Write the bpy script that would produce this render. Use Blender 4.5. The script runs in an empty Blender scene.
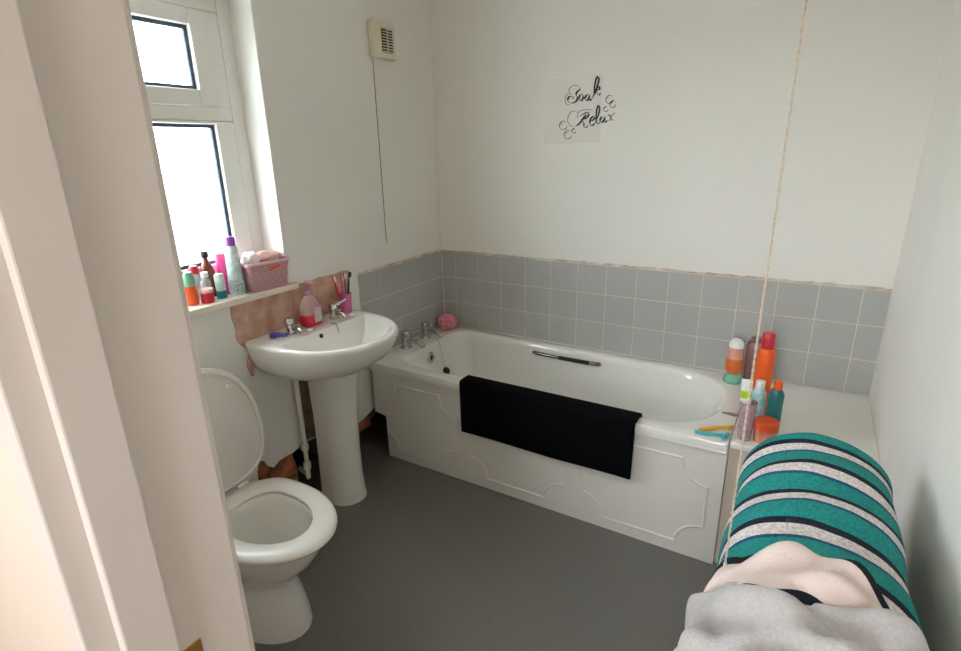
import bpy, bmesh, math, random
from mathutils import Vector, Matrix
random.seed(7)
C = bpy.context.scene
col = C.collection
PI = math.pi

# ------------------------------------------------------------------ camera
cam_data = bpy.data.cameras.new('camera')
cam = bpy.data.objects.new('camera', cam_data); col.objects.link(cam)
yaw, pit, rol = 2.12199, 0.312381, -0.022951
f = Vector((math.cos(pit)*math.cos(yaw), math.cos(pit)*math.sin(yaw), -math.sin(pit)))
r = Vector((math.sin(yaw), -math.cos(yaw), 0)); u = r.cross(f)
r2 = math.cos(rol)*r + math.sin(rol)*u; u2 = -math.sin(rol)*r + math.cos(rol)*u
M = Matrix((r2, u2, -f)).transposed().to_4x4()
M.translation = Vector((1.84512, -2.59439, 1.53765))
cam.matrix_world = M
cam_data.sensor_width = 36; cam_data.lens = 540.93*36/961
cam_data.clip_start = .02
C.camera = cam

# ------------------------------------------------------------------ light
w = bpy.data.worlds.new('sky'); C.world = w; w.use_nodes = True
bg = w.node_tree.nodes['Background']
bg.inputs[1].default_value = 7.0
wt = w.node_tree
wc_ = wt.nodes.new('ShaderNodeTexCoord'); wx = wt.nodes.new('ShaderNodeSeparateXYZ'); wr = wt.nodes.new('ShaderNodeMapRange'); wr.inputs[1].default_value = -1
wp_ = wt.nodes.new('ShaderNodeValToRGB')
wt.links.new(wc_.outputs['Generated'], wx.inputs[0]); wt.links.new(wx.outputs[2], wr.inputs[0]); wt.links.new(wr.outputs[0], wp_.inputs[0]); wt.links.new(wp_.outputs[0], bg.inputs[0])
we = wp_.color_ramp.elements          # ground below the horizon, bright hazy horizon, dimmer zenith
we[0].position = .47; we[0].color = (.30, .30, .285, 1); we[1].position = 1; we[1].color = (.34, .37, .40, 1)
for p_, c_ in ((.51, (.91, .95, .97)), (.68, (.91, .95, 1.0)), (.84, (.42, .46, .51))):
    k_ = we.new(p_); k_.color = (*c_, 1)
def area(name, loc, rot, sx, sy, power, color, portal=False):
    d = bpy.data.lights.new(name, 'AREA'); d.shape = 'RECTANGLE'; d.size = sx; d.size_y = sy
    d.energy = power; d.color = color
    if portal: d.cycles.is_portal = True
    o = bpy.data.objects.new(name, d); col.objects.link(o); o.location = loc; o.rotation_euler = rot
    return o
area('window_portal', (-.32, -1.63, 1.56), (0, -PI/2, 0), 1.06, 1.06, 1, (1, 1, 1), True)
area('fill_window_portal', (1.7, -4.02, 1.6), (PI/2, 0, 0), .8, .8, 1, (1, 1, 1), True)  # portal for the added hall window that fills the room with light
C.view_settings.view_transform = 'Standard'; C.view_settings.look = 'None'
C.view_settings.gamma = 1; C.view_settings.use_curve_mapping = False
C.view_settings.exposure = 1.93
try:
    C.cycles.max_bounces = 16; C.cycles.diffuse_bounces = 10; C.cycles.transparent_max_bounces = 16
except AttributeError: pass

# ------------------------------------------------------------------ materials
def lin(c):
    return tuple(((v/255)/12.92 if v/255 <= .04045 else (((v/255)+.055)/1.055)**2.4) for v in c)
def mat(name, rgb, rough=.5, metal=0, noise=None, bump=None, coat=0, trans=0, sss=0, alpha=None, rgb2=None, sheen=0):
    m = bpy.data.materials.new(name); m.use_nodes = True
    nt = m.node_tree; b = nt.nodes['Principled BSDF']
    c = lin(rgb)
    b.inputs['Base Color'].default_value = (*c, 1); b.inputs['Roughness'].default_value = rough
    b.inputs['Metallic'].default_value = metal; b.inputs['Coat Weight'].default_value = coat
    b.inputs['Transmission Weight'].default_value = trans
    if sheen: b.inputs['Sheen Weight'].default_value = sheen
    if alpha is not None: b.inputs['Alpha'].default_value = alpha
    tc = nt.nodes.new('ShaderNodeTexCoord')
    if noise:
        sc, amt = noise
        n = nt.nodes.new('ShaderNodeTexNoise'); n.inputs['Scale'].default_value = sc; n.inputs['Detail'].default_value = 6
        nt.links.new(tc.outputs['Object'], n.inputs['Vector'])
        rp = nt.nodes.new('ShaderNodeValToRGB')
        c2 = lin(rgb2) if rgb2 else tuple(max(0, v*(1-amt)) for v in c)
        rp.color_ramp.elements[0].position = .35; rp.color_ramp.elements[1].position = .65
        rp.color_ramp.elements[0].color = (*c2, 1); rp.color_ramp.elements[1].color = (*c, 1)
        nt.links.new(n.outputs[0], rp.inputs[0]); nt.links.new(rp.outputs[0], b.inputs['Base Color'])
    if bump:
        sc, st = bump
        n = nt.nodes.new('ShaderNodeTexNoise'); n.inputs['Scale'].default_value = sc; n.inputs['Detail'].default_value = 4
        nt.links.new(tc.outputs['Object'], n.inputs['Vector'])
        bp = nt.nodes.new('ShaderNodeBump'); bp.inputs['Strength'].default_value = st; bp.inputs['Distance'].default_value = .002
        nt.links.new(n.outputs[0], bp.inputs['Height']); nt.links.new(bp.outputs[0], b.inputs['Normal'])
    return m
MW = mat('wall_paint', (230, 227, 220), .85, noise=(1.6, .04), bump=(40, .25))
MWR = mat('right_wall_bounce_paint', (238, 234, 228), .85, noise=(1.6, .05), bump=(40, .25))  # lighter than the other walls, to bounce added fill light across the room
MCEIL = mat('ceiling_paint', (240, 238, 233), .9, bump=(30, .2))
MHALL = mat('hall_paint', (222, 210, 197), .85, bump=(30, .2))
MJAMB = mat('door_frame_gloss', (212, 206, 200), .45, noise=(5, .04))
MUPVC = mat('white_upvc', (232, 230, 224), .3, noise=(3, .02))
MSILL = mat('sill_paint', (228, 216, 200), .5, noise=(6, .1), bump=(20, .2))
MBATH = mat('bath_acrylic', (230, 228, 223), .18, coat=.4, noise=(2, .02))
MPANEL = mat('bath_panel_plastic', (222, 219, 213), .35, noise=(3, .02))
MCER = mat('white_ceramic', (230, 227, 221), .12, coat=.5, noise=(3, .03))
MSEAT = mat('toilet_seat_plastic', (222, 217, 209), .25, noise=(3, .02))
MCHR = mat('chrome', (200, 200, 200), .12, 1, bump=(60, .05))
MBLK = mat('black_rubber', (18, 17, 17), .5, bump=(50, .2))
MGASK = mat('window_gasket', (70, 84, 100), .6, noise=(80, .4))
MGREY = mat('cable_trunking', (178, 164, 146), .7, noise=(20, .3))
MDARK = mat('hole_shade', (24, 22, 22), .9, noise=(9, .5))
MBEIGEP = mat('white_plastic', (224, 220, 208), .4, noise=(5, .03))
MVENT = mat('aged_vent_plastic', (218, 208, 184), .45, noise=(5, .06))
MVDARK = mat('vent_dark', (52, 40, 34), .8, noise=(30, .3))
MBRASS = mat('brass', (190, 140, 80), .3, 1, noise=(10, .2))
MINK = mat('black_vinyl', (26, 24, 24), .5, noise=(20, .2))
MMAT = mat('black_towelling', (7, 8, 12), .95, bump=(260, .9), noise=(120, .4))
MCAULK = mat('caulk', (222, 212, 196), .6, noise=(14, .3), rgb2=(178, 154, 134))
MMAT.node_tree.nodes['Principled BSDF'].inputs['Specular IOR Level'].default_value = .1
MPLAST = mat('bare_adhesive_plaster', (212, 176, 158), .9, noise=(14, .25), bump=(60, .8), rgb2=(178, 136, 118))
MBROWN = mat('brown_plaster_and_shade', (146, 134, 116), .95, noise=(18, .4), bump=(40, .8))  # real plaster inside the hole, painted shade on the strip by the pedestal

def nodes(m): return m.node_tree, m.node_tree.nodes, m.node_tree.links
def floor_mat():
    m = mat('grey_speckled_vinyl', (112, 109, 104), .45)
    nt, N, L = nodes(m); b = N['Principled BSDF']
    tc = N.new('ShaderNodeTexCoord'); n = N.new('ShaderNodeTexNoise'); n.inputs['Scale'].default_value = 260; n.inputs['Detail'].default_value = 3
    L.new(tc.outputs['Object'], n.inputs['Vector'])
    rp = N.new('ShaderNodeValToRGB'); e = rp.color_ramp.elements
    e[0].position = .3; e[0].color = (*lin((88, 85, 81)), 1); e[1].position = .72; e[1].color = (*lin((138, 134, 128)), 1)
    k = e.new(.5); k.color = (*lin((110, 106, 101)), 1)
    L.new(n.outputs[0], rp.inputs[0]); L.new(rp.outputs[0], b.inputs['Base Color'])
    bp = N.new('ShaderNodeBump'); bp.inputs['Strength'].default_value = .15; bp.inputs['Distance'].default_value = .001
    L.new(n.outputs[0], bp.inputs['Height']); L.new(bp.outputs[0], b.inputs['Normal'])
    return m
MFLOOR = floor_mat()
def brick_mat():
    m = mat('old_brick', (182, 110, 72), .95, noise=(16, .5), bump=(50, 1), rgb2=(120, 74, 50)); return m
MBRICK = brick_mat()
MTILE = mat('grey_blue_tile', (178, 178, 175), .22, coat=.3, noise=(4, .06))
MGROUT = mat('grout', (222, 216, 204), .8, noise=(30, .08))
def glass_mat():
    m = bpy.data.materials.new('obscure_glass'); m.use_nodes = True
    nt, N, L = nodes(m); N.remove(N['Principled BSDF']); out = N['Material Output']
    t = N.new('ShaderNodeBsdfTransparent'); t.inputs[0].default_value = (.93, .97, .98, 1)
    tr = N.new('ShaderNodeBsdfTranslucent'); tr.inputs[0].default_value = (.9, .95, .97, 1)
    g = N.new('ShaderNodeBsdfGlossy'); g.inputs['Roughness'].default_value = .15
    tc = N.new('ShaderNodeTexCoord'); wv = N.new('ShaderNodeTexNoise'); wv.inputs['Scale'].default_value = 9; wv.inputs['Distortion'].default_value = 2.5
    L.new(tc.outputs['Object'], wv.inputs['Vector'])
    m1 = N.new('ShaderNodeMixShader'); m1.inputs[0].default_value = .3
    mr = N.new('ShaderNodeMapRange'); mr.inputs[1].default_value = .4; mr.inputs[2].default_value = .7; mr.inputs[3].default_value = .15; mr.inputs[4].default_value = .75
    L.new(wv.outputs[0], mr.inputs[0]); L.new(mr.outputs[0], m1.inputs[0])
    m2 = N.new('ShaderNodeMixShader'); m2.inputs[0].default_value = .06
    L.new(t.outputs[0], m1.inputs[1]); L.new(tr.outputs[0], m1.inputs[2]); L.new(m1.outputs[0], m2.inputs[1]); L.new(g.outputs[0], m2.inputs[2])
    L.new(m2.outputs[0], out.inputs['Surface'])
    return m
MGLASS = glass_mat()

# ------------------------------------------------------------------ helpers
def obj(name, bm, m, parent=None, smooth=40, loc=None, bevel=0, solid=0, subd=0):
    me = bpy.data.meshes.new(name)
    bmesh.ops.recalc_face_normals(bm, faces=bm.faces)
    bm.to_mesh(me); bm.free()
    for p in me.polygons: p.use_smooth = bool(smooth)
    if smooth: me.set_sharp_from_angle(angle=math.radians(smooth))
    me.materials.append(m)
    o = bpy.data.objects.new(name, me); col.objects.link(o)
    if parent: o.parent = parent
    if loc: o.location = loc
    if bevel:
        b = o.modifiers.new('bevel', 'BEVEL'); b.width = bevel; b.segments = 2; b.limit_method = 'ANGLE'
    if solid:
        s = o.modifiers.new('solid', 'SOLIDIFY'); s.thickness = solid; s.offset = 0
    if subd:
        s = o.modifiers.new('sub', 'SUBSURF'); s.levels = subd; s.render_levels = subd
    return o
def tag(o, label=None, cat=None, group=None, kind=None):
    if label: o['label'] = label
    if cat: o['category'] = cat
    if group: o['group'] = group
    if kind: o['kind'] = kind
    return o
def thing(name, label, cat, loc=(0, 0, 0), rot=(0, 0, 0), group=None):
    o = bpy.data.objects.new(name, None); col.objects.link(o); o.empty_display_size = .05
    o.location = loc; o.rotation_euler = rot
    return tag(o, label, cat, group)
def struct(name, bm, m, **k):
    o = obj(name, bm, m, **k)
    if not k.get('parent'): o['kind'] = 'structure'
    return o
def box(bm, x0, x1, y0, y1, z0, z1):
    v = [bm.verts.new((x, y, z)) for x in (x0, x1) for y in (y0, y1) for z in (z0, z1)]
    for q in ((0, 1, 3, 2), (4, 6, 7, 5), (0, 4, 5, 1), (2, 3, 7, 6), (0, 2, 6, 4), (1, 5, 7, 3)):
        bm.faces.new([v[i] for i in q])
def B(*a):
    bm = bmesh.new()
    if isinstance(a[0], (tuple, list)):
        for q in a: box(bm, *q)
    else: box(bm, *a)
    return bm
def loft(bm, loops, cap0=True, cap1=True, closed=True):
    vs = [[bm.verts.new(p) for p in lp] for lp in loops]
    n = len(loops[0])
    for a, b in zip(vs, vs[1:]):
        for i in range(n if closed else n-1):
            j = (i+1) % n
            bm.faces.new((a[i], a[j], b[j], b[i]))
    if cap0: bm.faces.new(list(reversed(vs[0])))
    if cap1: bm.faces.new(vs[-1])
    return vs
def lathe(bm, prof, n=32, cx=0, cy=0, z0=0, M=None):
    loops = [[(cx+rr*math.cos(2*PI*i/n), cy+rr*math.sin(2*PI*i/n), z0+z) for i in range(n)] for rr, z in prof]
    if M: loops = [[M @ Vector(p) for p in lp] for lp in loops]
    loft(bm, loops)
def L(prof, n=32, **k):
    bm = bmesh.new(); lathe(bm, prof, n, **k); return bm
def spline(pts, per=6):
    P = [Vector(p) for p in pts]; P = [2*P[0]-P[1]] + P + [2*P[-1]-P[-2]]; out = []
    for i in range(1, len(P)-2):
        for k in range(per):
            t = k/per; a, b, c, d = P[i-1:i+3]
            out.append(.5*((2*b)+(c-a)*t+(2*a-5*b+4*c-d)*t*t+(3*b-a-3*c+d)*t**3))
    out.append(P[-2]); return out
def tube(bm, pts, rad, n=10, smooth=0):
    if smooth: pts = spline(pts, smooth)
    P = [Vector(p) for p in pts]; loops = []
    up = None
    for i, p in enumerate(P):
        t = (P[min(i+1, len(P)-1)]-P[max(i-1, 0)]).normalized()
        if up is None: up = t.orthogonal().normalized()
        a = (up - t*up.dot(t)).normalized(); up = a; b = t.cross(a)
        rr = rad[i*(len(rad)-1)//max(1, len(P)-1)] if isinstance(rad, (list, tuple)) else rad
        loops.append([p + rr*(a*math.cos(2*PI*k/n)+b*math.sin(2*PI*k/n)) for k in range(n)])
    loft(bm, loops)
def T(pts, rad, n=10, smooth=0):
    bm = bmesh.new(); tube(bm, pts, rad, n, smooth); return bm
def ball(bm, c, rx, ry=None, rz=None, n=20, m=12, fn=None):
    ry = ry or rx; rz = rz or rx; c = Vector(c); loops = []
    for j in range(1, m):
        th = PI*j/m
        lp = []
        for i in range(n):
            d = Vector((math.sin(th)*math.cos(2*PI*i/n), math.sin(th)*math.sin(2*PI*i/n), -math.cos(th)))
            s = fn(d) if fn else 1
            lp.append(c+Vector((d.x*rx, d.y*ry, d.z*rz))*s)
        loops.append(lp)
    loft(bm, loops)
def prism(bm, poly, ax, a0, a1):
    def P(q, v):
        return {0: (v, q[0], q[1]), 1: (q[0], v, q[1]), 2: (q[0], q[1], v)}[ax]
    loft(bm, [[P(q, a0) for q in poly], [P(q, a1) for q in poly]])

# ------------------------------------------------------------------ room shell
RX = 2.15; YF = -2.35; CZ = 2.4
struct('floor', B(-.35, RX+.15, -2.46, .15, -.05, 0), MFLOOR, smooth=0)
struct('ceiling', B(-.3, RX+.15, -2.46, .15, CZ, CZ+.06), MCEIL, smooth=0)
struct('wall_back', B(-.3, RX+.15, 0, .15, 0, CZ), MW, smooth=0)
struct('wall_right', B(RX, RX+.15, -2.46, 0, 0, CZ), MWR, smooth=0)
WY0, WY1, WZ0, WZ1 = -2.16, -1.11, 1.005, 2.10
# window wall, with the window opening and the ragged hole knocked in its foot
bm = bmesh.new()
hole = [(-.30, 0), (-.30, .30), (-.62, .29), (-.685, .245), (-.72, .235), (-.80, .215), (-.88, .24), (-.97, .255), (-1.05, .27), (-1.12, .275), (-1.155, .29),
        (-1.185, .268), (-1.215, .262), (-1.25, .265), (-1.29, .262), (-1.32, .245), (-1.345, .265), (-1.36, .30), (-1.385, .315), (-1.40, .27), (-1.405, .18), (-1.40, 0)]
prism(bm, [(0, 0)] + hole + [(-2.46, 0), (-2.46, WZ0), (0, WZ0)], 0, -.28, 0)
box(bm, -.28, 0, WY1, 0, WZ0, CZ); box(bm, -.28, 0, -2.46, WY0, WZ0, CZ); box(bm, -.28, 0, WY0, WY1, WZ1, CZ)
struct('wall_left', bm, MW, smooth=0)
# exposed brickwork inside the hole
bm = bmesh.new()
prism(bm, [(-1.41, 0), (-1.41, .32), (-1.17, .32), (-1.18, .20), (-1.165, .12), (-1.18, 0)], 0, -.24, -.05)
prism(bm, [(-1.02, .12), (-1.02, .32), (-.56, .32), (-.60, .16), (-.80, .10)], 0, -.24, -.07)
o = struct('trim_1', bm, MBROWN, smooth=0); o['label'] = 'broken brown plaster behind the hole in the wall foot'
t1 = o
for (a, b_, c, d, dx, rz) in ((-1.395, -1.335, .215, .30, -.012, .1), (-1.325, -1.20, .145, .245, -.010, .13), (-1.40, -1.30, .02, .12, -.02, -.05), (-1.29, -1.18, .02, .125, -.025, .04), (-.99, -.86, .155, .225, -.02, .05), (-.85, -.70, .150, .222, -.02, .03)):
    bm = B(-.05, 0, 0, b_-a, 0, d-c)
    for v in bm.verts: v.co += Vector((random.uniform(-.004, .004), random.uniform(-.006, .006), random.uniform(-.006, .006)))
    bmesh.ops.subdivide_edges(bm, edges=bm.edges, cuts=3)
    for v in bm.verts: v.co += Vector((random.uniform(-.003, .003),)*3)
    q = obj('brick', bm, MBRICK, t1, smooth=0, loc=(dx, a, c)); q.rotation_euler = (rz, 0, 0)
struct('trim_2', B(-.30, -.25, -1.42, -.25, 0, .34), MDARK, smooth=0)  # dark sheet at the back of the hole, its deep shade painted in
# wall strip between basin pipe and pedestal, its shade painted in brown
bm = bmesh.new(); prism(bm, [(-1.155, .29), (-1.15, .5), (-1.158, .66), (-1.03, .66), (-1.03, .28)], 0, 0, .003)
struct('trim_3', bm, MBROWN, smooth=0)
# bare adhesive patch above the basin
poly = [(-1.396, 1.0), (-1.40, .95), (-1.39, .90), (-1.395, .86), (-1.383, .836), (-1.35, .80), (-1.37, .74), (-1.355, .69), (-1.345, .69), (-1.335, .75), (-1.30, .80),
        (-1.0, .80), (-.82, .80), (-.80, .86), (-.775, .90), (-.768, .96), (-.765, 1.012), (-.80, 1.018), (-.86, 1.010), (-.95, 1.016), (-1.02, 1.008), (-1.08, 1.012), (-1.11, 1.0)]
bm = bmesh.new(); prism(bm, poly, 0, 0, .004)
tr4 = struct('trim_4', bm, MPLAST, smooth=0)
bm = bmesh.new()
for y in (-1.255, -1.115, -.965, -.815): box(bm, .004, .0055, y-.002, y+.002, .81, .995)
obj('joint_line', bm, mat('old_grout', (206, 178, 164), .9, noise=(40, .3)), tr4, smooth=0)

# front wall with the doorway the picture is taken through
DX0, DX1, DZ = 1.369, 2.12, 2.06
bm = B((-.3, DX0, YF-.10, YF, 0, CZ), (DX0, DX1, YF-.10, YF, DZ, CZ), (DX1, RX+.0, YF-.10, YF, 0, CZ))
struct('wall_front', bm, MHALL, smooth=0)
j = struct('door_1', B((DX0, DX0+.03, YF-.13, YF+.003, 0, DZ-.03), (DX1-.03, DX1, YF-.13, YF+.003, 0, DZ-.03), (DX0, DX1, YF-.13, YF+.003, DZ-.03, DZ)), MJAMB, smooth=0, bevel=.002)
obj('door_stop', B((DX0+.03, DX0+.042, YF-.108, YF-.068, 0, DZ-.03), (DX1-.042, DX1-.03, YF-.108, YF-.068, 0, DZ-.03), (DX0+.042, DX1-.042, YF-.108, YF-.068, DZ-.042, DZ-.03)), MJAMB, j, smooth=0, bevel=.002)
obj('architrave', B((DX0-.05, DX0+.018, YF, YF+.014, 0, DZ+.04), (DX0-.05, DX1, YF, YF+.014, DZ-.015, DZ+.04)), MJAMB, j, smooth=0, bevel=.004)
sp = obj('strike_plate', B(DX0+.03, DX0+.0315, YF-.064, YF-.045, .985, 1.10), MBRASS, j, smooth=0, bevel=.001)
# hall shell
struct('floor_hall', B(.6, 2.9, -4.0, -2.46, -.05, 0), mat('hall_floor', (170, 130, 95), .5, noise=(8, .2)), smooth=0)
struct('ceiling_hall', B(.6, 2.9, -4.0, -2.46, CZ, CZ+.06), MCEIL, smooth=0)
struct('wall_hall', B((.5, .6, -4.0, -2.46, 0, CZ), (2.9, 3.0, -4.0, -2.46, 0, CZ), (.5, 1.3, -4.1, -4.0, 0, CZ), (2.1, 3.0, -4.1, -4.0, 0, CZ), (1.3, 2.1, -4.1, -4.0, 0, 1.2), (1.3, 2.1, -4.1, -4.0, 2.0, CZ), (2.3, 2.9, -2.46, -2.36, 0, CZ)), MHALL, smooth=0)
w2 = struct('fill_window', B((1.3, 1.36, -4.08, -4.03, 1.2, 2.0), (2.04, 2.1, -4.08, -4.03, 1.2, 2.0), (1.36, 2.04, -4.08, -4.03, 1.2, 1.26), (1.36, 2.04, -4.08, -4.03, 1.94, 2.0), (1.68, 1.72, -4.08, -4.03, 1.26, 1.94)), MUPVC, smooth=0)  # unseen window added behind the camera for soft fill light
hl = thing('hall_fill_light', 'round white fill light added to the hall ceiling, out of view', 'light', (1.75, -3.2, CZ-.0005))  # added lamp, out of view, brightens the room from the doorway side
obj('base', L([(.02, 0), (.09, 0), (.09, -.02), (.02, -.02)]), MBEIGEP, hl)
MLAMP = bpy.data.materials.new('fill_lamp_glow'); MLAMP.use_nodes = True
b = MLAMP.node_tree.nodes['Principled BSDF']; b.inputs['Emission Color'].default_value = (1, .90, .80, 1); b.inputs['Emission Strength'].default_value = 5
obj('diffuser', L([(.001, -.08), (.09, -.072), (.13, -.05), (.14, -.03), (.13, -.02), (.02, -.02)]), MLAMP, hl)

# ------------------------------------------------------------------ window
FX0, FX1 = -.20, -.128
win = struct('window_1', B((FX0, FX1, WY1-.06, WY1, WZ0+.02, WZ1), (FX0, FX1, WY0, WY0+.06, WZ0+.02, WZ1), (FX0, FX1, WY0+.06, WY1-.06, WZ0+.02, WZ0+.08),
               (FX0, FX1, WY0+.06, WY1-.06, WZ1-.06, WZ1), (FX0, FX1, WY0+.06, WY1-.06, 1.665, 1.715), (FX0, FX1, WY1-.117, WY1-.06, 1.715, WZ1-.06)), MUPVC, smooth=0, bevel=.004)
def sash(y0, y1, z0, z1, fw=.055, x0=-.19, x1=-.118, fr=None, ft=None):
    fr = fr or fw; ft = ft or fw
    s = obj('sash', B((x0, x1, y0, y0+fw, z0, z1), (x0, x1, y1-fr, y1, z0, z1), (x0, x1, y0+fw, y1-fr, z0, z0+fw), (x0, x1, y0+fw, y1-fr, z1-ft, z1)), MUPVC, win, smooth=0, bevel=.005)
    g = .013; a0, a1, c0, c1 = y0+fw, y1-fr, z0+fw, z1-ft
    obj('gasket', B((-.15, -.138, a0, a0+g, c0, c1), (-.15, -.138, a1-g, a1, c0, c1), (-.15, -.138, a0+g, a1-g, c0, c0+g), (-.15, -.138, a0+g, a1-g, c1-g, c1)), MGASK, s, smooth=0)
    obj('pane', B(-.156, -.150, a0, a1, c0, c1), MGLASS, s, smooth=0)
    return s
sash(WY0+.062, WY1-.118, 1.717, 2.038, fr=.065)
s = sash(WY0+.062, WY1-.062, WZ0+.083, 1.664, fw=.05, x1=-.122, fr=.076, ft=.010)
# sill board
obj('sill', B((-.20, .0, WY0+.001, WY1-.001, 1.0055, 1.025), (.0005, .032, WY0-.03, WY1+.022, 1.0, 1.025)), MSILL, win, smooth=0, bevel=.003)
obj('reveal_lining', B((-.127, -.001, WY1-.006, WY1-.0005, 1.026, WZ1-.001), (-.127, -.001, WY0+.0005, WY0+.006, 1.026, WZ1-.001), (-.127, -.001, WY0+.006, WY1-.006, WZ1-.006, WZ1-.0005)), MUPVC, win, smooth=0)

# ------------------------------------------------------------------ tiles
TZ0, TT = .5285, .15; TTOP = .979
def tiles(name, axis, cuts, rev):
    gb = bmesh.new(); tb = bmesh.new(); g = .0017
    zs = [TZ0+.002, TTOP-2*.1494, TTOP-.1494, TTOP]
    lo, hi = min(cuts), max(cuts)
    if axis == 0: box(gb, 0.0005, .0070, lo, hi, TZ0, TTOP)
    else: box(gb, lo, hi, -.0070, -.0005, TZ0, TTOP)
    cs = sorted(cuts)
    for a, b_ in zip(cs, cs[1:]):
        for c, d in zip(zs, zs[1:]):
            if axis == 0: box(tb, .0070, .0085, a+g, b_-g, c+g, d-g)
            else: box(tb, a+g, b_-g, -.0085, -.0070, c+g, d-g)
    s = struct(name, gb, MGROUT, smooth=0)
    obj('tiles', tb, MTILE, s, smooth=0, bevel=.0006)
    return s
tiles('trim_5', 1, [-.008, .0911] + [.0911+.1514*k for k in range(1, 14)] + [RX-.0005], 0)
tiles('trim_6', 0, [-.0095, -.110, -.2594, -.4088, -.5582, -.7076], 0)
bm = bmesh.new()
def ragged(axis, a0, a1, n):
    for i in range(n):
        s0 = a0+(a1-a0)*i/n; s1 = a0+(a1-a0)*(i+1)/n
        h = random.uniform(.006, .013)
        if axis: box(bm, s0, s1, -.009, -.0005, TTOP+.0005, TTOP+h)
        else: box(bm, .0005, .009, s0, s1, TTOP+.0005, TTOP+h)
ragged(1, 0.0095, RX-.001, 90); ragged(0, -.708, -.001, 30)
struct('trim_7', bm, MCAULK, smooth=0)
struct('trim_8', B((-.001, 1.70, -.0125, -.0088, .5285, .5335), (-.0012, .0025, -.697, -.0095, .5285, .5335), (-.0012, .0025, -.0125, -.0088, .534, .975)), MGROUT, smooth=0)
# boxing at the foot of the bath
lb = B((1.7035, RX-.001, -.675, -.001, 0, .505))
led = struct('trim_9', lb, mat('boxing_paint', (216, 204, 190), .5, noise=(7, .08)), smooth=0)
obj('ledge_top', B(1.7035, RX-.001, -.683, -.009, .5055, .528), MUPVC, led, smooth=0, bevel=.003)

# ------------------------------------------------------------------ wall things
fan = thing('extractor_vent', 'cream plastic wall vent with dark grille, high beside the corner', 'vent', (0, -.424, 2.036))
bm = B(.0005, .034, -.076, .080, -.078, .078)
obj('cover', bm, MVENT, fan, smooth=0, bevel=.008)
obj('grille', B(.0341, .0355, -.022, .056, -.052, .052), MVDARK, fan, smooth=0)
bm = bmesh.new()
for i in range(9):
    z = -.048+i*.012; box(bm, .0356, .039, -.022, .056, z-.0022, z+.0022)
box(bm, .0356, .0395, .015, .0175, -.052, .052)
obj('louvre', bm, MVENT, fan, smooth=0)
struct('trim_10', B((0, .004, -.481, -.479, 1.10, 1.956)), MGREY, smooth=0)
struct('trim_11', B((0, .003, -.015, -.0005, 1.0, CZ)), MW, smooth=0)

# wall sticker
st = thing('wall_sticker', 'black script lettering sticker reading Soak Relax on the wall above the bath', 'wall sticker', (.88, -.0005, 1.69))
SX, SZ = .88, 1.69
film = mat('clear_film', (250, 246, 240), .6, alpha=.05)
obj('backing', B(.648-SX, .935-SX, -.0006, 0, 1.562-SZ, 1.86-SZ), film, st, smooth=0)
def stroke(bm, pts, wmin, wmax, pen=math.radians(150), y=-.0012):
    P = spline([(a, 0, b_) for a, b_ in pts], 8); V = []
    for i, p in enumerate(P):
        t = (P[min(i+1, len(P)-1)]-P[max(i-1, 0)]).normalized(); n = Vector((-t.z, 0, t.x))
        e = min(1, 5*i/len(P)+.25, 5*(len(P)-1-i)/len(P)+.25)
        ang = math.atan2(t.z, t.x); wd = (wmin+(wmax-wmin)*abs(math.sin(ang-pen))**2.5*max(0, 1))*e
        V.append((p+n*wd/2, p-n*wd/2))
    prev = None
    for a, b_ in V:
        q = [bm.verts.new((v.x-SX, yy, v.z-SZ)) for v, yy in ((a, y), (b_, y), (b_, y+.0005), (a, y+.0005))]
        if prev:
            for k in range(4): bm.faces.new((prev[k], prev[(k+1) % 4], q[(k+1) % 4], q[k]))
        else: bm.faces.new(q)
        prev = q
    bm.faces.new(prev)
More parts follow.
